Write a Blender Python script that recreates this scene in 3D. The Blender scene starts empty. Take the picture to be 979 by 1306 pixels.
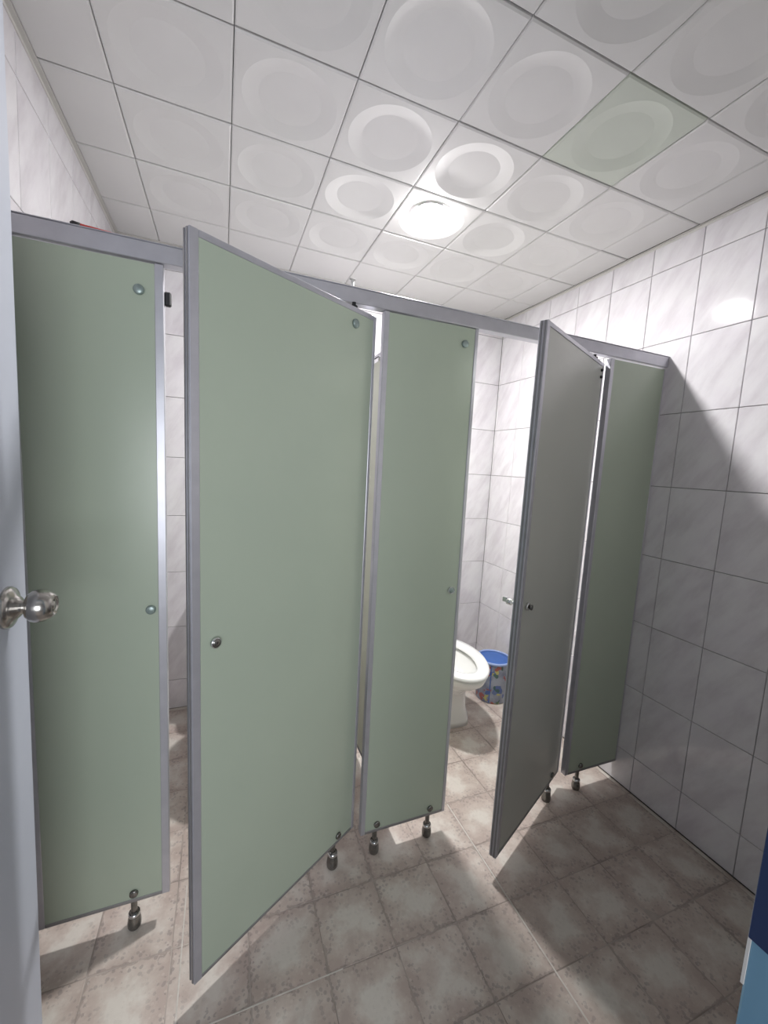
import bpy, bmesh, math, random
from mathutils import Vector, Matrix

# ------------------------------------------------------------------ camera
scene = bpy.context.scene
COL = scene.collection
cam_data = bpy.data.cameras.new('camera')
cam = bpy.data.objects.new('camera', cam_data)
COL.objects.link(cam)
Rw = [[0.9290903248, -0.3651873392, 0.0585608712],
      [-0.0140133468, 0.1234636668, 0.9922501444],
      [0.3695873300, 0.9227106428, -0.1095914015]]
CAM = Vector((0.29271, -1.14529, 1.37515))
r_, u_, f_ = (Vector(v) for v in Rw)
cam.matrix_world = Matrix(((r_.x, u_.x, -f_.x, CAM.x), (r_.y, u_.y, -f_.y, CAM.y),
                           (r_.z, u_.z, -f_.z, CAM.z), (0, 0, 0, 1)))
cam_data.sensor_fit = 'HORIZONTAL'
cam_data.sensor_width = 36.0
cam_data.lens = 520.01 / 979.0 * 36.0
cam_data.clip_start = 0.01
scene.camera = cam

# ------------------------------------------------------------------ view + light
vs = scene.view_settings
vs.view_transform = 'Standard'
vs.look = 'None'
vs.exposure = 1.38
vs.gamma = 1.0
vs.use_curve_mapping = False
world = bpy.data.worlds.new('world')
scene.world = world
world.use_nodes = True
world.node_tree.nodes['Background'].inputs[0].default_value = (0.75, 0.85, 1.0, 1)
world.node_tree.nodes['Background'].inputs[1].default_value = 0.25
LAMP_EMIT = 440.0
HALL_FILL_POWER = 12.0
hall_fill = bpy.data.lights.new('hall_fill', 'AREA')  # unseen fill light added behind the camera to lift the ceiling and panel fronts
hall_fill.shape = 'RECTANGLE'
hall_fill.size = 1.1
hall_fill.size_y = 1.0
hall_fill.energy = HALL_FILL_POWER
hall_fill.color = (0.93, 0.96, 1.0)
hl = bpy.data.objects.new('hall_fill', hall_fill)
hl.location = (0.25, -2.80, 1.15)
hl.rotation_euler = (math.radians(90), 0, 0)
COL.objects.link(hl)

# ------------------------------------------------------------------ room numbers (metres)
XL, XR, YB, YF, HC = -0.1825, 2.0024, 1.1973, -1.0, 2.3737
S = 0.3041           # ceiling tile pitch
HT = 1.888           # top of the header rail
ZB, ZT = 0.09, 1.845  # bottom / top of the panels
YP = 0.0725          # mid plane of the partition
random.seed(7)

# ------------------------------------------------------------------ helpers
def new_bm(): return bmesh.new()

def add_box(bm, x0, x1, y0, y1, z0, z1, bev=0.0):
    vs_ = [bm.verts.new((x, y, z)) for x in (x0, x1) for y in (y0, y1) for z in (z0, z1)]
    fs = [(0, 1, 3, 2), (4, 6, 7, 5), (0, 4, 5, 1), (2, 3, 7, 6), (0, 2, 6, 4), (1, 5, 7, 3)]
    faces = [bm.faces.new([vs_[i] for i in f]) for f in fs]
    if bev > 0:
        edges = list({e for f in faces for e in f.edges})
        bmesh.ops.bevel(bm, geom=edges, offset=bev, segments=1, affect='EDGES', profile=0.5)

def add_lathe(bm, prof, origin=(0, 0, 0), axis=(0, 0, 1), seg=24, sx=1.0, sy=1.0):
    """prof: list of (radius, height along axis)."""
    q = Vector((0, 0, 1)).rotation_difference(Vector(axis).normalized())
    o = Vector(origin)
    rings = []
    for r, h in prof:
        if r < 1e-6:
            rings.append([bm.verts.new(o + q @ Vector((0, 0, h)))])
        else:
            rings.append([bm.verts.new(o + q @ Vector((r * sx * math.cos(2 * math.pi * i / seg),
                                                       r * sy * math.sin(2 * math.pi * i / seg), h))) for i in range(seg)])
    for a, b in zip(rings, rings[1:]):
        for i in range(seg):
            j = (i + 1) % seg
            if len(a) == 1 and len(b) == 1: continue
            if len(a) == 1: f = bm.faces.new((a[0], b[i], b[j]))
            elif len(b) == 1: f = bm.faces.new((a[i], b[0], a[j]))
            else: f = bm.faces.new((a[i], b[i], b[j], a[j]))
            f.smooth = True

def add_tube(bm, pts, rad, seg=10):
    pts = [Vector(p) for p in pts]
    rings = []
    for k, p in enumerate(pts):
        d = (pts[min(k + 1, len(pts) - 1)] - pts[max(k - 1, 0)]).normalized()
        q = Vector((0, 0, 1)).rotation_difference(d)
        r = rad[k] if isinstance(rad, (list, tuple)) else rad
        rings.append([bm.verts.new(p + q @ Vector((r * math.cos(2 * math.pi * i / seg), r * math.sin(2 * math.pi * i / seg), 0))) for i in range(seg)])
    for a, b in zip(rings, rings[1:]):
        for i in range(seg):
            j = (i + 1) % seg
            bm.faces.new((a[i], b[i], b[j], a[j])).smooth = True
    bm.faces.new(rings[0][::-1]); bm.faces.new(rings[-1])

def mesh_of(name, bm, mat):
    bmesh.ops.recalc_face_normals(bm, faces=bm.faces[:])
    me = bpy.data.meshes.new(name)
    bm.to_mesh(me); bm.free()
    me.materials.append(mat)
    return me

def link(name, me, parent=None, loc=(0, 0, 0), rotz=0.0):
    o = bpy.data.objects.new(name, me)
    COL.objects.link(o)
    o.location = loc
    o.rotation_euler = (0, 0, rotz)
    if parent is not None: o.parent = parent
    return o

def obj(name, bm, mat, parent=None, loc=(0, 0, 0), smooth_angle=None):
    me = mesh_of(name, bm, mat)
    return link(name, me, parent, loc)

def tag(o, label=None, cat=None, group=None, kind=None):
    if label: o['label'] = label
    if cat: o['category'] = cat
    if group: o['group'] = group
    if kind: o['kind'] = kind
    return o

def thing(name, label, cat, loc=(0, 0, 0), rotz=0.0, group=None):
    o = link(name, None, None, loc, rotz)
    return tag(o, label, cat, group)

def sharp_smooth(me, ang=35):
    """keep edges sharper than the angle hard"""
    bm = bmesh.new(); bm.from_mesh(me)
    for e in bm.edges:
        if len(e.link_faces) == 2 and e.calc_face_angle(0) > math.radians(ang): e.smooth = False
    bm.to_mesh(me); bm.free()

# ------------------------------------------------------------------ materials
class NT:
    def __init__(self, name):
        self.m = bpy.data.materials.new(name); self.m.use_nodes = True
        self.t = self.m.node_tree; self.b = self.t.nodes['Principled BSDF']
    def n(self, typ, **kw):
        nd = self.t.nodes.new(typ)
        for k, v in kw.items():
            if k.startswith('i_'): nd.inputs[k[2:].replace('_', ' ')].default_value = v
            else: setattr(nd, k, v)
        return nd
    def l(self, a, b): self.t.links.new(a, b)
    def set(self, col=None, rough=None, metal=None, spec=None):
        if col: self.b.inputs['Base Color'].default_value = (*col, 1)
        if rough is not None: self.b.inputs['Roughness'].default_value = rough
        if metal is not None: self.b.inputs['Metallic'].default_value = metal
        if spec is not None: self.b.inputs['Specular IOR Level'].default_value = spec
        return self
    def coords(self, rnd=True, scale=(1, 1, 1), rot=(0, 0, 0)):
        tc = self.n('ShaderNodeTexCoord')
        mp = self.n('ShaderNodeMapping')
        mp.inputs['Scale'].default_value = scale
        mp.inputs['Rotation'].default_value = rot
        if rnd:
            oi = self.n('ShaderNodeObjectInfo')
            mul = self.n('ShaderNodeVectorMath', operation='MULTIPLY_ADD')
            mul.inputs[1].default_value = (37.0, 53.0, 71.0)
            self.l(oi.outputs['Random'], mul.inputs[0]); self.l(tc.outputs['Object'], mul.inputs[2])
            self.l(mul.outputs[0], mp.inputs['Vector'])
        else:
            self.l(tc.outputs['Object'], mp.inputs['Vector'])
        return mp.outputs[0]
    def noise(self, vec, scale, detail=4, rough=0.55):
        nd = self.n('ShaderNodeTexNoise')
        nd.inputs['Scale'].default_value = scale; nd.inputs['Detail'].default_value = detail
        nd.inputs['Roughness'].default_value = rough
        self.l(vec, nd.inputs['Vector']); return nd.outputs['Fac']
    def ramp(self, fac, stops):
        nd = self.n('ShaderNodeValToRGB'); cr = nd.color_ramp
        while len(cr.elements) < len(stops): cr.elements.new(0.5)
        for e, (p, c) in zip(cr.elements, stops):
            e.position = p; e.color = (*c, 1) if len(c) == 3 else c
        self.l(fac, nd.inputs['Fac']); return nd.outputs['Color']
    def mix(self, fac, a, b, mode='MIX'):
        nd = self.n('ShaderNodeMix', data_type='RGBA', blend_type=mode)
        for s, v in ((nd.inputs[0], fac), (nd.inputs[6], a), (nd.inputs[7], b)):
            if hasattr(v, 'links') or isinstance(v, bpy.types.NodeSocket): self.l(v, s)
            elif isinstance(v, (int, float)): s.default_value = v
            else: s.default_value = (*v, 1)
        return nd.outputs[2]
    def math(self, op, a, b=None, c=None):
        nd = self.n('ShaderNodeMath', operation=op)
        for s, v in zip(nd.inputs, (a, b, c)):
            if v is None: continue
            if isinstance(v, bpy.types.NodeSocket): self.l(v, s)
            else: s.default_value = v
        return nd.outputs[0]
    def bump(self, h, strength, dist=0.002):
        nd = self.n('ShaderNodeBump'); nd.inputs['Strength'].default_value = strength
        nd.inputs['Distance'].default_value = dist
        self.l(h, nd.inputs['Height']); self.l(nd.outputs[0], self.b.inputs['Normal'])

def simple(name, col, rough=0.5, metal=0.0, spec=None): return NT(name).set(col, rough, metal, spec).m

def mottled(name, c1, c2, scale, rough=0.5, metal=0.0, bump=0.0, bscale=None):
    t = NT(name).set(None, rough, metal)
    v = t.coords(False)
    t.l(t.ramp(t.noise(v, scale), [(0.3, c1), (0.7, c2)]), t.b.inputs['Base Color'])
    if bump: t.bump(t.noise(v, bscale or scale * 4), bump, 0.001)
    return t.m

def mat_wall_tile():
    t = NT('marbled_wall_tile').set(None, 0.07, 0.0, 0.45)
    v = t.coords(True)
    r0 = t.n('ShaderNodeMapping'); r0.inputs['Rotation'].default_value = (0, 0, math.radians(-58)); t.l(v, r0.inputs['Vector'])
    rot = t.n('ShaderNodeMapping'); rot.inputs['Scale'].default_value = (4.5, 15, 6); t.l(r0.outputs[0], rot.inputs['Vector'])
    base = t.noise(v, 9, 3)
    vein = t.noise(rot.outputs[0], 1.0, 5, 0.6)
    c = t.ramp(vein, [(0.34, (0.67, 0.645, 0.675)), (0.55, (0.77, 0.755, 0.78)), (0.75, (0.81, 0.80, 0.82))])
    c2 = t.ramp(base, [(0.3, (0.95, 0.93, 0.955)), (0.7, (1, 1, 1))])
    t.l(t.mix(1.0, c, c2, 'MULTIPLY'), t.b.inputs['Base Color'])
    t.bump(t.noise(v, 26, 2), 0.10, 0.0004)
    return t.m

def mat_floor_tile():
    t = NT('mottled_floor_tile').set(None, 0.42, 0.0, 0.35)
    v = t.coords(True)
    tc = t.n('ShaderNodeTexCoord')
    sep = t.n('ShaderNodeSeparateXYZ'); t.l(tc.outputs['Object'], sep.inputs[0])
    ax = t.math('ABSOLUTE', sep.outputs[0]); ay = t.math('ABSOLUTE', sep.outputs[1])
    edge = t.math('MAXIMUM', ax, ay)                       # 0 centre .. 0.1 edge
    big = t.noise(v, 14, 5, 0.6)
    fine = t.noise(v, 90, 3, 0.6)
    wob = t.math('ADD', edge, t.math('MULTIPLY', t.math('SUBTRACT', big, 0.5), 0.26))
    base = t.ramp(wob, [(0.02, (0.66, 0.635, 0.58)), (0.06, (0.55, 0.49, 0.44)), (0.105, (0.44, 0.37, 0.33))])
    pink = t.noise(v, 8, 3)
    base = t.mix(t.math('MULTIPLY', t.math('GREATER_THAN', pink, 0.5), 0.0), base, (0.6, 0.45, 0.42))
    base = t.mix(t.math('MULTIPLY', t.math('SMOOTH_MIN', pink, 1.0, 0.1), 0.22), base, (0.66, 0.47, 0.44))
    vor = t.n('ShaderNodeTexVoronoi'); vor.inputs['Scale'].default_value = 78; t.l(v, vor.inputs['Vector'])
    flake_n = t.noise(v, 30, 3)
    flakes = t.math('MULTIPLY', t.math('LESS_THAN', t.math('ADD', vor.outputs['Distance'], t.math('MULTIPLY', fine, 0.5)), 0.62), t.math('GREATER_THAN', flake_n, 0.47))
    near = t.math('MINIMUM', t.math('MAXIMUM', t.math('MULTIPLY', t.math('SUBTRACT', edge, 0.03), 16.0), 0.15), 1.0)
    c = t.mix(t.math('MULTIPLY', t.math('MULTIPLY', flakes, near), 0.62), base, (0.27, 0.24, 0.23))
    vor2 = t.n('ShaderNodeTexVoronoi'); vor2.inputs['Scale'].default_value = 60; t.l(v, vor2.inputs['Vector'])
    pale = t.math('MULTIPLY', t.math('LESS_THAN', vor2.outputs['Distance'], 0.22), near)
    c = t.mix(t.math('MULTIPLY', pale, 0.35), c, (0.68, 0.62, 0.56))
    # scalloped dirty rim, only along some of the joints
    rim = t.math('GREATER_THAN', t.math('ADD', edge, t.math('MULTIPLY', t.noise(v, 60, 1), 0.022)), 0.1055)
    some = t.math('GREATER_THAN', t.noise(v, 4.0, 1), 0.52)
    c = t.mix(t.math('MULTIPLY', t.math('MULTIPLY', rim, some), 0.5), c, (0.27, 0.23, 0.21))
    c = t.mix(t.math('MULTIPLY', fine, 0.22), c, (0.36, 0.31, 0.28))
    t.l(c, t.b.inputs['Base Color'])
    t.l(t.math('ADD', t.math('MULTIPLY', big, 0.25), 0.33), t.b.inputs['Roughness'])
    t.bump(t.math('ADD', big, t.math('MULTIPLY', fine, 0.4)), 0.35, 0.0012)
    return t.m

M_WALL = mat_wall_tile()
M_FLOOR = mat_floor_tile()
M_GROUT_W = mottled('grey_wall_grout', (0.24, 0.235, 0.235), (0.34, 0.33, 0.33), 6, 0.9)
M_GROUT_F = mottled('stained_floor_grout', (0.22, 0.185, 0.165), (0.50, 0.44, 0.40), 7, 0.9)
M_CEIL = mottled('ivory_plastic_ceiling', (0.70, 0.69, 0.685), (0.73, 0.72, 0.715), 5, 0.42, 0, 0.05, 60)
M_CEIL_G = mottled('greenish_plastic_ceiling', (0.56, 0.60, 0.53), (0.59, 0.63, 0.56), 5, 0.40)
M_CEIL_GAP = simple('ceiling_joint_grey', (0.40, 0.39, 0.375), 0.8)
M_TRIM = simple('off_white_trim', (0.62, 0.60, 0.58), 0.5)
M_GREEN = mottled('sage_green_laminate', (0.425, 0.49, 0.40), (0.445, 0.51, 0.415), 3, 0.28, 0, 0.04, 300)
M_GREEN2 = mottled('grey_green_laminate', (0.47, 0.485, 0.445), (0.49, 0.505, 0.46), 3, 0.24, 0, 0.04, 300)
M_GREY_GREEN = mottled('pale_green_laminate', (0.62, 0.64, 0.52), (0.65, 0.67, 0.55), 3, 0.38)
M_ALU = mottled('brushed_aluminium', (0.50, 0.50, 0.55), (0.56, 0.56, 0.61), 20, 0.36, 0.55)
M_ALU_D = mottled('dull_aluminium', (0.30, 0.30, 0.31), (0.36, 0.36, 0.37), 20, 0.42, 0.7)
M_CHROME = simple('chrome', (0.70, 0.71, 0.72), 0.13, 1.0)
M_STEEL = mottled('satin_steel', (0.42, 0.40, 0.38), (0.55, 0.53, 0.50), 40, 0.22, 1.0)
M_DCHROME = mottled('tarnished_chrome', (0.16, 0.16, 0.16), (0.30, 0.29, 0.27), 60, 0.25, 0.9)
M_BUTTON = simple('grey_green_metal_cap', (0.30, 0.37, 0.36), 0.35, 0.5)
M_BLACK = simple('black_rubber', (0.015, 0.015, 0.018), 0.5)
M_PORC = simple('white_porcelain', (0.86, 0.86, 0.85), 0.08, 0, 0.6)
M_SEAT = simple('white_plastic_seat', (0.84, 0.84, 0.84), 0.2)
M_BLUE = simple('blue_plastic', (0.045, 0.13, 0.42), 0.4)
M_BLUE_RIM = simple('pale_blue_plastic_rim', (0.35, 0.45, 0.75), 0.35)
M_DOOR = mottled('blue_grey_painted_door', (0.47, 0.50, 0.58), (0.50, 0.53, 0.61), 4, 0.42)
M_JAMB = mottled('light_blue_painted_frame', (0.12, 0.25, 0.37), (0.15, 0.29, 0.41), 8, 0.45)
M_DKBLUE = simple('dark_blue_plate', (0.01, 0.025, 0.085), 0.5)
M_RED = simple('red_plastic', (0.55, 0.03, 0.02), 0.35)
M_WHITE = simple('white_plastic', (0.78, 0.78, 0.76), 0.35)
M_HALL = simple('hall_paint', (0.6, 0.6, 0.6), 0.8)

def mat_bin():
    t = NT('printed_bin').set(None, 0.35)
    v = t.coords(False)
    n1 = t.noise(v, 14, 3); 
    base = t.ramp(n1, [(0.35, (0.17, 0.19, 0.26)), (0.6, (0.32, 0.35, 0.42))])
    for sc, th, col, off in ((19, 0.69, (0.50, 0.46, 0.12), 3.1), (22, 0.70, (0.36, 0.07, 0.05), 7.7), (17, 0.70, (0.06, 0.12, 0.35), 11.3), (20, 0.70, (0.04, 0.12, 0.09), 17.9)):
        mp = t.n('ShaderNodeMapping'); mp.inputs['Location'].default_value = (off, off * 2, off * 3); t.l(v, mp.inputs['Vector'])
        f = t.math('GREATER_THAN', t.noise(mp.outputs[0], sc, 1), th - 0.06)
        base = t.mix(t.math('MULTIPLY', f, 0.85), base, col)
    t.l(base, t.b.inputs['Base Color'])
    return t.m
M_BIN = mat_bin()

def emission(name, col, strength):
    t = NT(name)
    e = t.n('ShaderNodeEmission'); e.inputs[0].default_value = (*col, 1); e.inputs[1].default_value = strength
    out = [n for n in t.t.nodes if n.type == 'OUTPUT_MATERIAL'][0]
    t.l(e.outputs[0], out.inputs['Surface'])
    return t.m
M_LAMP = emission('lamp_glow', (1.0, 0.985, 0.97), LAMP_EMIT)

# ------------------------------------------------------------------ room shell
def shell(name, label, box, mat, cat):
    bm = new_bm(); add_box(bm, *box)
    return tag(obj(name, bm, mat), label, cat, kind='structure')

G = 0.006   # tile thickness above grout
floor = shell('floor', 'mottled beige floor laid with small square tiles', (XL - .1, XR + .1, YF - 1.9, YB + .1, -0.1, -0.0009), M_GROUT_F, 'floor')
wall_right = shell('wall_right', 'white marbled tile wall on the right beyond the open stalls', (XR + G, XR + .12, YF - .1, YB + .1, 0, HC + .1), M_GROUT_W, 'wall')
wall_back = shell('wall_back', 'white tile wall at the back of both toilet stalls', (XL - .1, XR + .1, YB + G, YB + .12, 0, HC + .1), M_GROUT_W, 'wall')
wall_left = shell('wall_left', 'white tile wall on the left above the green panel', (XL - .12, XL - G, YF - .1, YB + .1, 0, HC + .1), M_GROUT_W, 'wall')
ceiling = shell('ceiling', 'suspended ceiling of ivory panels embossed with circles', (XL - .1, XR + .1, YF - .12, YB + .1, HC + 0.016, HC + .1), M_CEIL_GAP, 'ceiling')

# entrance wall (behind the camera plane) with the doorway
DX0, DX1, DH = -0.045, 0.70, 2.08
bm = new_bm()
add_box(bm, XL - .1, DX0 - .03, YF - .12, YF, 0, HC + .1)
add_box(bm, DX1 + .03, XR + .1, YF - .12, YF, 0, HC + .1)
add_box(bm, DX0 - .03, DX1 + .03, YF - .12, YF, DH + .04, HC + .1)
tag(obj('wall_front', bm, M_TRIM), 'entrance wall around the doorway beside the pale blue frame', 'wall', kind='structure')
# hall outside the doorway
bm = new_bm()
add_box(bm, -1.0, 2.2, YF - 1.95, YF - 1.9, 0, 2.5)
add_box(bm, -1.05, -1.0, YF - 1.9, YF - .12, 0, 2.5)
add_box(bm, 2.2, 2.25, YF - 1.9, YF - .12, 0, 2.5)
add_box(bm, -1.0, 2.2, YF - 1.9, YF - .12, 2.5, 2.55)
tag(obj('wall_hall', bm, M_HALL), 'plain grey hall walls outside the doorway', 'wall', kind='structure')

# ---- tiles, shared meshes keyed by size
_cache = {}
def tile_mesh(w, h, kind):
    """tile lying in local XY, its visible face +Z at z=0, thickness below"""
    key = (round(w, 4), round(h, 4), kind)
    if key in _cache: return _cache[key]
    bm = new_bm(); b = 0.0012
    th = 0.008
    z0 = [(-w / 2, -h / 2), (w / 2, -h / 2), (w / 2, h / 2), (-w / 2, h / 2)]
    lo = [bm.verts.new((x, y, -th)) for x, y in z0]
    mi = [bm.verts.new((x, y, -b)) for x, y in z0]
    up = [bm.verts.new((x - math.copysign(b, x), y - math.copysign(b, y), 0)) for x, y in z0]
    for i in range(4):
        j = (i + 1) % 4
        bm.faces.new((lo[i], lo[j], mi[j], mi[i])); bm.faces.new((mi[i], mi[j], up[j], up[i]))
    bm.faces.new(up)
    me = mesh_of(kind, bm, {'wall_tile': M_WALL, 'floor_tile': M_FLOOR}[kind])
    _cache[key] = me
    return me

def spans(lo, hi, joint, pitch):
    k = math.floor((lo - joint) / pitch)
    out = []
    a = joint + k * pitch
    while a < hi - 1e-6:
        s, e = max(a, lo), min(a + pitch, hi)
        if e - s > 0.012: out.append((s, e))
        a += pitch
    return out

def wall_tiles(parent, side, lo, hi, joint):
    gap = 0.0022
    for z0, z1 in spans(0.0, HC, 0.163, 0.2995):
        for a, b in spans(lo, hi, joint, 0.2):
            w, h = (b - a) - gap, (z1 - z0) - gap
            o = link('wall_tile', tile_mesh(w, h, 'wall_tile'), parent)
            c, zc = (a + b) / 2, (z0 + z1) / 2
            if side == 'right':   # face -X
                m = Matrix(((0, 0, -1, XR), (-1, 0, 0, c), (0, 1, 0, zc), (0, 0, 0, 1)))
            elif side == 'left':  # face +X
                m = Matrix(((0, 0, 1, XL), (1, 0, 0, c), (0, 1, 0, zc), (0, 0, 0, 1)))
            else:                 # back, face -Y
                m = Matrix(((1, 0, 0, c), (0, 0, -1, YB), (0, 1, 0, zc), (0, 0, 0, 1)))
            j = Matrix.Rotation(random.uniform(-.0016, .0016), 4, 'X') @ Matrix.Rotation(random.uniform(-.0016, .0016), 4, 'Y')
            o.matrix_local = m @ j
wall_tiles(wall_right, 'right', YF, YB, 0.182)
wall_tiles(wall_left, 'left', YF, YB, 0.417)
wall_tiles(wall_back, 'back', XL, XR, XR - 2.2 + 0.0)

for a, b in spans(XL, XR, 0.18, 0.2):
    for c, d in spans(YF, YB, -0.025, 0.2):
        g = 0.0019
        o = link('floor_tile', tile_mesh(b - a - g, d - c - g, 'floor_tile'), floor)
        o.location = ((a + b) / 2, (c + d) / 2, random.uniform(-0.0006, 0.0004))
        o.rotation_euler = (random.uniform(-.003, .003), random.uniform(-.003, .003), 0)
M_GROUT_P = mottled('pale_floor_grout', (0.50, 0.47, 0.43), (0.66, 0.62, 0.58), 30, 0.85)
for x0, x1, y0, y1 in ((1.1775, 1.1825, YF, .172), (.2035, .2075, YF, .15), (.21, .62, -.2265, -.2235)):
    bm = new_bm(); add_box(bm, x0, x1, y0, y1, -.002, .0007, .0004)
    tag(obj('grout_line', bm, M_GROUT_P, floor), 'pale fresh grout line')
bm = new_bm(); add_box(bm, XL - .1, XR + .1, YF - 1.9, YF, -0.004, -0.001)
obj('threshold', bm, M_HALL, floor)

# ---- ceiling panels
def ceil_mesh(w, h, ring, mat, name='ceiling_panel'):
    key = ('c', round(w, 4), round(h, 4), ring, mat.name)
    if key in _cache: return _cache[key]
    bm = new_bm(); N = 48
    z_edge = 0.003
    def sq(t, ww, hh, z):
        c, s = math.cos(t), math.sin(t); k = 1 / max(abs(c), abs(s))
        return bm.verts.new((c * k * ww / 2, s * k * hh / 2, z))
    loops = []
    ang = [2 * math.pi * (i + 0.5) / N + 0 for i in range(N)]
    # make sure corners are vertices
    ang = sorted(set([2 * math.pi * i / N for i in range(N)]))
    loops.append([sq(t, w, h, 0.014) for t in ang])
    loops.append([sq(t, w, h, z_edge) for t in ang])
    loops.append([sq(t, w - 0.008, h - 0.008, 0.0) for t in ang])
    if ring:
        for r, z in ((0.130, 0.0), (0.086, 0.0075), (0.045, 0.0075)):
            loops.append([bm.verts.new((r * math.cos(t), r * math.sin(t), z)) for t in ang])
        cz = 0.0075
    else:
        cz = 0.0
    for a, b in zip(loops, loops[1:]):
        for i in range(N):
            j = (i + 1) % N
            f = bm.faces.new((a[i], a[j], b[j], b[i])); f.smooth = ring and a is not loops[0] and a is not loops[1]
    ctr = bm.verts.new((0, 0, cz))
    last = loops[-1]
    for i in range(N): bm.faces.new((last[i], last[(i + 1) % N], ctr)).smooth = ring
    me = mesh_of(name, bm, mat)
    sharp_smooth(me, 4)
    _cache[key] = me
    return me

def cspans(lo, hi):
    return spans(lo, hi, 0.0, S)
for xa, xb in cspans(XL + .012, XR - .012):
    for ya, yb in cspans(YF, YB - .012):
        full = (xb - xa) > S - .005 and (yb - ya) > S - .005
        i, j = round(xa / S), round(ya / S)
        mat = M_CEIL_G if (i == 4 and j == -1 and full) else M_CEIL
        gx, gy = 0.0022, 0.0050
        o = link('ceiling_panel', ceil_mesh(xb - xa - gx, yb - ya - gy, full, mat), ceiling)
        o.location = ((xa + xb) / 2, (ya + yb) / 2, HC + random.uniform(-.0008, .0008))
        o.rotation_euler = (random.uniform(-.004, .004), random.uniform(-.003, .003), 0)

# ceiling angle trims along the walls
def trim(name, label, *boxes):
    bm = new_bm()
    for b in boxes: add_box(bm, *b)
    return tag(obj(name, bm, M_TRIM), label, 'trim', kind='structure')
trim('trim_1', 'off white angle strip where the ceiling meets the left wall', (XL, XL + .014, YF, YB, HC - .002, HC + .002), (XL, XL + .002, YF, YB, HC - .012, HC))
trim('trim_2', 'thin angle strip where the ceiling meets the right wall', (XR - .010, XR, YF, YB, HC - .001, HC + .002), (XR - .002, XR, YF, YB, HC - .010, HC))
trim('trim_3', 'off white angle strip where the ceiling meets the back wall', (XL + .014, XR - .01, YB - .014, YB, HC - .002, HC + .002), (XL + .014, XR - .01, YB - .002, YB, HC - .014, HC))
# dark grimy joint at the foot of the walls
bm = new_bm(); add_box(bm, XR - .006, XR, YF, YB, 0, .003, .001)
tag(obj('trim_4', bm, simple('dark_grime', (0.07, 0.06, 0.055), 0.9)), 'dark grimy joint along the foot of the right wall', 'trim', kind='structure')

# ------------------------------------------------------------------ ceiling lamp
LX, LY = 1.034, 0.402
lamp = thing('ceiling_lamp', 'round glowing lamp set in an embossed ceiling panel', 'lamp', (LX, LY, HC))
bm = new_bm(); add_lathe(bm, [(0.0575, 0.004), (0.062, 0.001), (0.0625, -0.003), (0.0575, -0.004)], seg=40)
tag(obj('lamp_rim', bm, M_WHITE, lamp), 'white ring')
bm = new_bm(); add_lathe(bm, [(0.0570, -0.0025), (0.0550, -0.0045), (0.048, -0.0075), (0.032, -0.0095), (0.015, -0.0105), (0, -0.011)], seg=32)
obj('lamp_diffuser', bm, M_LAMP, lamp)

# ------------------------------------------------------------------ partition
def channel_panel(parent, x0, x1, z0, z1, green, y=0.0, left=.020, right=.020, top=.0, bottom=.010, th=.0125, fmat=None):
    """infill + edge profiles, in the parent's local frame"""
    fmat = fmat or M_ALU
    bm = new_bm(); add_box(bm, x0 + max(left - .004, 0), x1 - max(right - .004, 0), y - th + .0025, y + th - .0025, z0 + .004, z1 - .002)
    p = obj('panel', bm, green, parent)
    for nm, a, b in (('edge_profile', x0, x0 + left), ('edge_profile', x1 - right, x1)):
        if b - a < .003: continue
        bm = new_bm(); add_box(bm, a, b, y - th, y + th, z0, z1, .0012); obj(nm, bm, fmat, parent)
    if bottom:
        bm = new_bm(); add_box(bm, x0 + left, x1 - right, y - th + .0004, y + th - .0004, z0, z0 + bottom, .001); obj('bottom_rail', bm, M_ALU_D, parent)
    if top:
        bm = new_bm(); add_box(bm, x0 + left, x1 - right, y - th + .0004, y + th - .0004, z1 - top, z1, .001); obj('top_rail', bm, fmat, parent)
    return p

_cap = None
def cap_button(parent, x, z, y=-.0125, r=.0135, mat=None, name='cap_button', inner=False):
    bm = new_bm()
    add_lathe(bm, [(0, .0055), (r * .72, .0050), (r * .93, .0035), (r, .001), (r, -.002), (0, -.002)], (x, y, z), (0, -1, 0), 20)
    o = obj(name, bm, mat or M_BUTTON, parent)
    if inner:
        bm = new_bm(); add_lathe(bm, [(r * 1.18, -.001), (r * 1.18, .004), (r * 1.02, .0045), (r * 1.02, -.001)], (x, y, z), (0, -1, 0), 24)
        obj('ring', bm, M_CHROME, o)
    return o

def foot(parent, x, y=0.0, ztop=ZB, big=False):
    bm = new_bm()
    r = .019 if big else .0175
    h = .058 if big else .050
    add_lathe(bm, [(0, 0), (r * .86, 0), (r, .006), (r * 1.02, .018), (r * .93, .030), (r * .80, h - .008), (r * .62, h), (0, h)], (x, y, 0), seg=24)
    f = obj('foot', bm, M_DCHROME, parent)
    bm = new_bm(); add_lathe(bm, [(.0085, h - .004), (.0085, ztop + .004)], (x, y, 0), seg=16)
    obj('stem', bm, M_DCHROME, f)
    bm = new_bm(); add_lathe(bm, [(r * .82, h - .012), (r * .90, h - .010), (r * .90, h - .004), (r * .78, h - .002)], (x, y, 0), seg=24)
    obj('collar', bm, M_CHROME, f)
    return f

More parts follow.
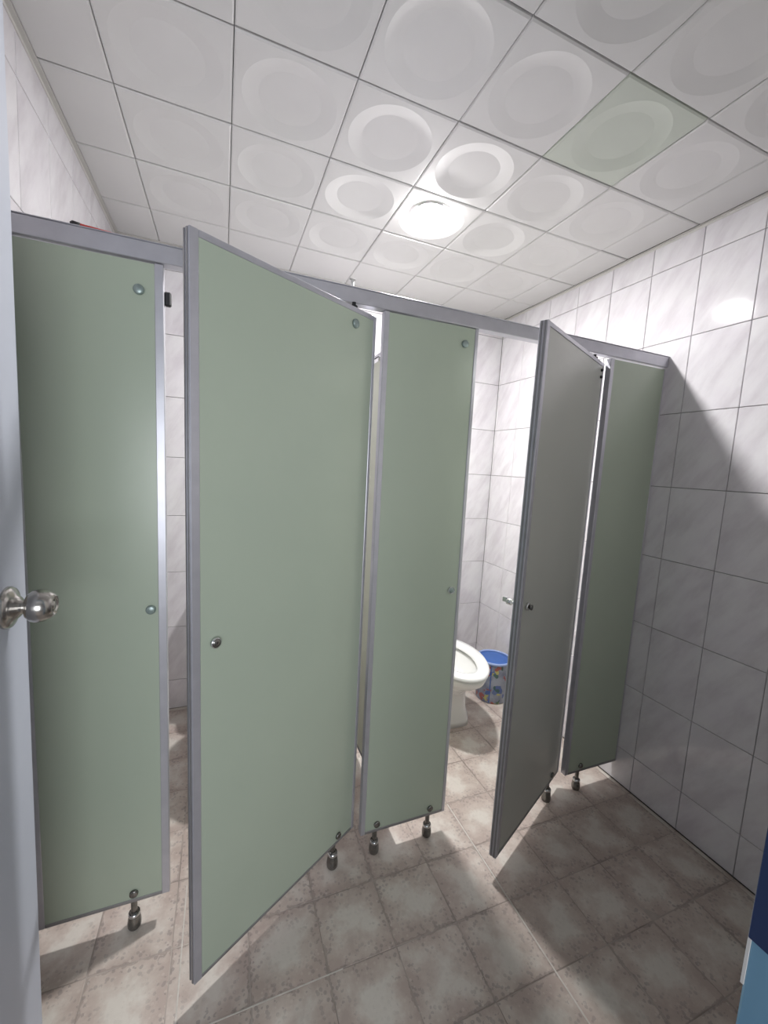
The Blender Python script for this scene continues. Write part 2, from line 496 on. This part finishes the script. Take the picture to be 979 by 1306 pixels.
# fixed panels ----------------------------------------------------------------
def fixed_panel(label, x0, x1, feet, buttons, left, right, green=M_GREEN, lean=0.5, zt=ZT):
    t = thing('partition_panel', label, 'panel', ((x0 + x1) / 2, YP, 0), 0, 'green partition panels')
    cx = (x0 + x1) / 2
    t.rotation_euler.y = -math.radians(lean)     # the panels stand a little out of plumb
    channel_panel(t, x0 - cx, x1 - cx, ZB, zt, green, left=left, right=right)
    for fx in feet:
        foot(t, fx - cx)
        cap_button(t, fx - cx + .002, ZB + .028, r=.0115, mat=M_DCHROME, name='foot_bolt')
    for bx, bz, inner in buttons:
        cap_button(t, bx - cx, bz, r=.0125 if not inner else .0105, mat=M_BUTTON, inner=inner)
    return t
p1 = fixed_panel('green panel with metal edges next to the entrance door, left of the wide open stall door', XL + .018, .166, [.073], [(.112, 1.770, False), (.128, .957, False)], .032, .020, zt=ZT - .007)
p2 = fixed_panel('green panel between the two open stall doors, standing on two feet', 760e-3, 1.095, [.818, 1.030], [(1.046, 1.790, False), (1.057, .957, True)], .016, .012, lean=.6)
p3 = fixed_panel('narrow green panel against the right tile wall, standing on one foot', 1.692, XR - .002, [1.778], [], .018, .004, lean=.25)
# rubber stop on the first panel
bm = new_bm(); add_box(bm, .160 - (XL + .018 + .166) / 2 + .005, .181 - (XL + .018 + .166) / 2, .004, .018, 1.748, 1.782, .003)
tag(obj('door_stop', bm, M_BLACK, p1), 'black rubber block')

# header rail
hr = thing('header_rail', 'long grey metal rail running over the green panels', 'rail', ((XL + XR) / 2, YP, ZT))
L2 = (XR - XL) / 2
hr.rotation_euler.y = -0.0055
bm = new_bm()
add_box(bm, -L2 + .002, L2 - .001, -.0155, .0155, .001, HT - ZT, .0015)
obj('rail_body', bm, M_ALU, hr)
bm = new_bm(); add_box(bm, -L2 + .002, L2 - .001, -.0175, .0175, HT - ZT, HT - ZT + .0025, .0008)
obj('rail_cap', bm, M_ALU, hr)

# stall divider
dv = thing('stall_divider', 'pale green divider behind the middle panel, between the two toilets', 'panel', (.897, .645, 0))
dy0, dy1 = YP + .016 - .645, YB - .004 - .645
bm = new_bm(); add_box(bm, -.010, .010, dy0 + .01, dy1 - .006, ZB + .006, 1.83); obj('panel', bm, M_GREY_GREEN, dv)
for a, b in ((dy0, dy0 + .02), (dy1 - .02, dy1)):
    bm = new_bm(); add_box(bm, -.0125, .0125, a, b, ZB, 1.84, .001); obj('edge_profile', bm, M_ALU, dv)
bm = new_bm(); add_box(bm, -.0125, .0125, dy0 + .02, dy1 - .02, 1.815, 1.84, .001); obj('top_rail', bm, M_ALU, dv)
bm = new_bm(); add_box(bm, -.0125, .0125, dy0 + .02, dy1 - .02, ZB, ZB + .012, .001); obj('bottom_rail', bm, M_ALU_D, dv)
foot(dv, 0, dy1 - .10)
foot(dv, 0, dy0 + .10)
bm = new_bm()
add_box(bm, -.034, -.0125, -.21, -.16, 1.806, 1.812, .001)
add_box(bm, -.034, -.030, -.21, -.16, 1.792, 1.812, .001)
tag(obj('bracket', bm, M_CHROME, dv), 'small chrome bracket')

# stall doors -----------------------------------------------------------------
def stall_door(label, piv, deg, inside_mat, W0=-.490, W1=.090, variant=0, lean=0.0):
    t = thing('stall_door', label, 'door', (piv[0], piv[1], 0), math.radians(deg), 'open stall doors')
    t.rotation_euler.y = -math.radians(lean)
    z0, z1 = ZB, 1.828
    channel_panel(t, W0, W1, z0, z1, inside_mat, left=.020, right=.012, top=.014, bottom=.008)
    # groove strips on the free edge (the visible double line)
    bm = new_bm(); add_box(bm, W0 - .0022, W0 + .001, -.0075, -.0035, z0 + .002, z1 - .002); add_box(bm, W0 - .0022, W0 + .001, .0035, .0075, z0 + .002, z1 - .002)
    obj('edge_bead', bm, M_ALU_D, t)
    foot(t, 0, 0, big=True)
    cap_button(t, .012, z0 + .026, r=.0115, mat=M_DCHROME, name='foot_bolt')
    # top pivot hinge
    bm = new_bm(); add_lathe(bm, [(.006, z1 - .004), (.006, ZT - .001)], seg=12); add_lathe(bm, [(0, z1 - .001), (.011, z1 - .001), (.011, z1 + .006), (0, z1 + .006)], seg=16)
    tag(obj('top_hinge', bm, M_BLACK, t), 'black pivot')
    if variant == 0:
        cap_button(t, -.002, z1 - .045, r=.013)
    else:
        cap_button(t, .062, z1 - .030, r=.0055, mat=M_BLACK, name='screw')
        cap_button(t, .062, z1 - .056, r=.0055, mat=M_BLACK, name='screw')
    # latch knob outside / thumb turn inside
    lx, lz = W0 + .055, .957
    bm = new_bm()
    if variant == 0:
        add_lathe(bm, [(0, .007), (.009, .0065), (.0098, .005), (.0098, -.002)], (lx, -.0125, lz), (0, -1, 0), 24)
    else:
        add_lathe(bm, [(0, .016), (.0085, .016), (.009, .013), (.006, .010), (.006, -.002)], (lx, -.0125, lz), (0, -1, 0), 20)
    k = tag(obj('lock_button', bm, M_DCHROME, t), 'dark lock button')
    bm = new_bm(); add_lathe(bm, [(.0102, -.001), (.0125, -.001), (.0125, .0055), (.0102, .006)], (lx, -.0125, lz), (0, -1, 0), 24)
    obj('ring', bm, M_CHROME, k)
    bm = new_bm()
    add_lathe(bm, [(.013, -.002), (.013, .004), (.006, .006), (.006, .026), (.011, .028), (.011, .044), (0, .046)], (lx, .0125, lz), (0, 1, 0), 20)
    add_box(bm, lx - .005, lx + .005, .058, .072, lz - .004, lz + .012, .001)
    tag(obj('thumb_turn', bm, M_CHROME if variant else M_DCHROME, t), 'chrome thumb turn' if variant else 'dark thumb turn')
    return t
stall_door('wide open sage green stall door nearest the camera, hinged beside the middle panel', (.663, .066), 30.6, M_GREEN, variant=0, lean=.8)
stall_door('half open grey green stall door in front of the toilet and blue bin', (1.599, .062), 25.8, M_GREEN2, variant=1, lean=.1)

# ------------------------------------------------------------------ toilets
def ellipse_ring(cx, y_front, y_back, hw, z, n=40, sq=2.3):
    """plan outline: rounded elongated bowl, front at y_front"""
    pts = []
    cy = (y_front + y_back) / 2; hy = (y_back - y_front) / 2
    for i in range(n):
        t = 2 * math.pi * i / n
        c, s = math.cos(t), math.sin(t)
        e = 2 / sq
        x = math.copysign(abs(c) ** e, c) * hw; y = math.copysign(abs(s) ** e, s) * hy
        # narrower towards the front
        x *= 1.0 - 0.24 * max(0, -y / hy) ** 1.3 if sq < 2.9 else 1.0
        pts.append(Vector((cx + x, cy + y, z)))
    return pts

def loft(bm, loops, cap0=True, cap1=True):
    rings = [[bm.verts.new(p) for p in lp] for lp in loops]
    n = len(rings[0])
    for a, b in zip(rings, rings[1:]):
        for i in range(n):
            j = (i + 1) % n
            bm.faces.new((a[i], a[j], b[j], b[i])).smooth = True
    if cap0: bm.faces.new(rings[0][::-1])
    if cap1: bm.faces.new(rings[-1])

def toilet(label, x, group='white toilets in the stalls'):
    """local frame: y=0 at the front of the bowl, +y towards the back wall"""
    t = thing('toilet', label, 'toilet', (x, TOI_Y, 0), math.radians(-3.0), group)
    D = YB - .016 - TOI_Y
    bm = new_bm()
    E = ellipse_ring
    loft(bm, [E(.025, .215, .68, .122, 0, sq=4), E(.025, .217, .675, .120, .03, sq=4), E(.022, .225, .66, .108, .10, sq=3.4), E(.018, .215, .64, .104, .18, sq=3.0),
              E(.010, .155, .60, .112, .25, sq=2.5), E(0, .06, .52, .140, .305, sq=2.2), E(0, .015, .50, .160, .340, sq=2.2), E(0, .004, .50, .166, .365, sq=2.2), E(0, .004, .50, .164, .378, sq=2.2),
              E(0, .045, .44, .125, .378, sq=2.2), E(0, .06, .425, .115, .355, sq=2.2), E(0, .10, .39, .095, .29, sq=2.1), E(0, .16, .34, .055, .23, sq=2.0)])
    obj('bowl', bm, M_PORC, t)
    bm = new_bm()   # seat ring
    loft(bm, [E(0, .000, .49, .169, .379), E(0, -.002, .49, .171, .390), E(0, .006, .488, .165, .399), E(0, .045, .46, .134, .400), E(0, .068, .42, .110, .394), E(0, .071, .418, .108, .379)], False, False)
    obj('seat', bm, M_SEAT, t)
    bm = new_bm()   # raised lid against the tank
    loft(bm, [[Vector((p.x, .515 + .020 * k + (p.z - .40) * .10, p.z)) for p in [Vector((q.x * s, 0, .41 + (.47 - q.y) * .93)) for q in E(0, .08, .47, .140, 0)]] for k, s in ((0, .97), (.2, 1), (.8, 1), (1, .97))])
    obj('lid', bm, M_SEAT, t)
    for s in (-1, 1):
        bm = new_bm(); add_lathe(bm, [(0, -.018), (.011, -.018), (.011, .018), (0, .018)], (s * .075, .505, .398), (1, 0, 0), 12); obj('seat_hinge', bm, M_SEAT, t)
    bm = new_bm()   # shelf joining bowl to tank
    loft(bm, [E(0, .44, D - .01, .105, .22, sq=4), E(0, .44, D - .01, .145, .33, sq=4), E(0, .45, D - .01, .155, .372, sq=4), E(0, .45, D - .01, .153, .390, sq=4)])
    obj('tank_shelf', bm, M_PORC, t)
    bm = new_bm()
    y0 = D - .185
    loft(bm, [E(0, y0 + .012, D - .006, .150, .388, sq=7), E(0, y0 + .004, D - .006, .162, .42, sq=7), E(0, y0, D - .006, .168, .745, sq=7)])
    tank = obj('tank', bm, M_PORC, t)
    bm = new_bm()
    loft(bm, [E(0, y0 - .006, D - .002, .173, .745, sq=7), E(0, y0 - .010, D - .002, .176, .762, sq=7), E(0, y0 - .004, D - .004, .172, .778, sq=7), E(0, y0 + .01, D - .02, .155, .783, sq=7)])
    obj('tank_lid', bm, M_PORC, tank)
    bm = new_bm(); add_tube(bm, [(-.160, y0 + .05, .70), (-.205, y0 + .05, .70), (-.211, y0 + .035, .70), (-.212, y0 - .03, .698)], .006); tag(obj('flush_lever', bm, M_BLACK, tank), 'dark lever')
    return t
TOI_Y = 0.385
toilet('white toilet in the right stall, beside the blue lidded bin', 1.437)
toilet('white toilet in the left stall, mostly behind the wide open green door', .365)

# ------------------------------------------------------------------ waste bin
bn = thing('waste_bin', 'small round printed waste bin with a blue top beside the right toilet', 'bin', (1.862, .812, 0))
bm = new_bm(); add_lathe(bm, [(0, .002), (.092, .002), (.094, .008), (.0985, .245), (.0985, .248)], seg=40); obj('body', bm, M_BIN, bn)
bm = new_bm(); add_lathe(bm, [(.0975, .244), (.1025, .244), (.1035, .250), (.1025, .257), (.098, .258), (.0965, .250)], seg=40); tag(obj('rim', bm, M_BLUE_RIM, bn), 'pale blue rim')
bm = new_bm(); add_lathe(bm, [(.097, .2455), (.094, .2500), (.05, .2525), (0, .2530)], seg=40); tag(obj('lid', bm, M_BLUE, bn), 'blue lid')
bm = new_bm(); add_box(bm, -.070, -.0665, -.0735, -.0685, .01, .243, .0008)
tag(obj('seam', bm, M_BLUE, bn), 'dark blue seam')

# ------------------------------------------------------------------ small things
rs = thing('red_stick', 'short red stick with a black tip lying on the metal rail', 'stick', (0, YP, HT - .004))
bm = new_bm(); add_tube(bm, [(-.022, -.004, .0055), (.055, .008, .0055)], .0055, 12); obj('shaft', bm, M_RED, rs)
bm = new_bm(); add_tube(bm, [(-.041, -.007, .0055), (-.036, -.0062, .0062), (-.034, -.006, .0062), (-.022, -.004, .0055)], [.003, .0065, .0065, .006], 12); tag(obj('tip', bm, M_BLACK, rs), 'black tip')

wp = thing('plastic_peg', 'tiny white peg standing on the metal rail behind the wide open door', 'peg', (.640, YP + .004, HT + .0012))
bm = new_bm(); add_lathe(bm, [(0, 0), (.0062, 0), (.0055, .003), (.0048, .024), (0, .024)], seg=16); obj('stem', bm, M_WHITE, wp)
bm = new_bm(); add_tube(bm, [(-.009, 0, .0265), (.009, 0, .0265)], .0027, 10); obj('crossbar', bm, M_CEIL_GAP, wp)

# ------------------------------------------------------------------ entrance door and frame
d1 = link('door_1', None, None, (-.020, -.645, 0))
tag(d1, 'blue grey entrance door swung open at the left edge, with round steel knob', 'door', kind='structure')
bm = new_bm(); add_box(bm, -.036, 0, -.345, .360, .008, 2.05, .0015); obj('door_leaf', bm, M_DOOR, d1)
ky, kz = .292, 1.120
bm = new_bm()
add_lathe(bm, [(.0335, 0), (.0335, .003), (.031, .007), (.024, .010), (.019, .013), (.0165, .016), (.0115, .020), (.0100, .028)], (0, ky, kz), (1, 0, 0), 36)
rose = obj('rose', bm, M_STEEL, d1)
bm = new_bm()
add_lathe(bm, [(.0095, .022), (.0130, .024), (.0200, .027), (.0250, .033), (.0265, .040), (.0255, .049), (.0215, .057), (.0165, .062), (.0150, .0625), (.0140, .0600), (.0105, .0590), (.0065, .0590), (.006, .0615), (0, .0615)], (0, ky, kz), (1, 0, 0), 40)
obj('door_knob', bm, M_STEEL, d1)
bm = new_bm(); add_box(bm, -.030, -.006, .3595, .3615, kz - .028, kz + .028, .0004); obj('latch_plate', bm, M_STEEL, d1)
for z in (.25, 1.0, 1.8):
    bm = new_bm(); add_lathe(bm, [(0, z), (.007, z), (.007, z + .10), (0, z + .10)], (.004, -.348, 0), seg=12); obj('door_hinge', bm, M_STEEL, d1)

JX = .672
fr = link('door_frame', None, None, (JX, YF, 0))
tag(fr, 'light blue steel frame of the entrance doorway at the lower right corner', 'door frame', kind='structure')
bm = new_bm(); add_box(bm, 0, .06, -.13, 0.0, 0, DH, .002); obj('jamb', bm, M_JAMB, fr)
bm = new_bm(); add_box(bm, DX0 - .03 - JX, DX0 - JX, -.13, 0, 0, DH, .002); obj('jamb', bm, M_JAMB, fr)
bm = new_bm(); add_box(bm, DX0 - .03 - JX, .06, -.13, 0, DH, DH + .04, .002); obj('lintel', bm, M_JAMB, fr)
bm = new_bm(); add_box(bm, -.0016, .004, -.125, .0006, 1.035, 1.45, .0006); tag(obj('strike_plate', bm, M_DKBLUE, fr), 'dark blue plate on the frame')
bm = new_bm(); add_box(bm, -.0007, .0003, -.0012, .0009, .995, 1.09); tag(obj('edge_bead', bm, M_TRIM, fr), 'chipped off white edge')
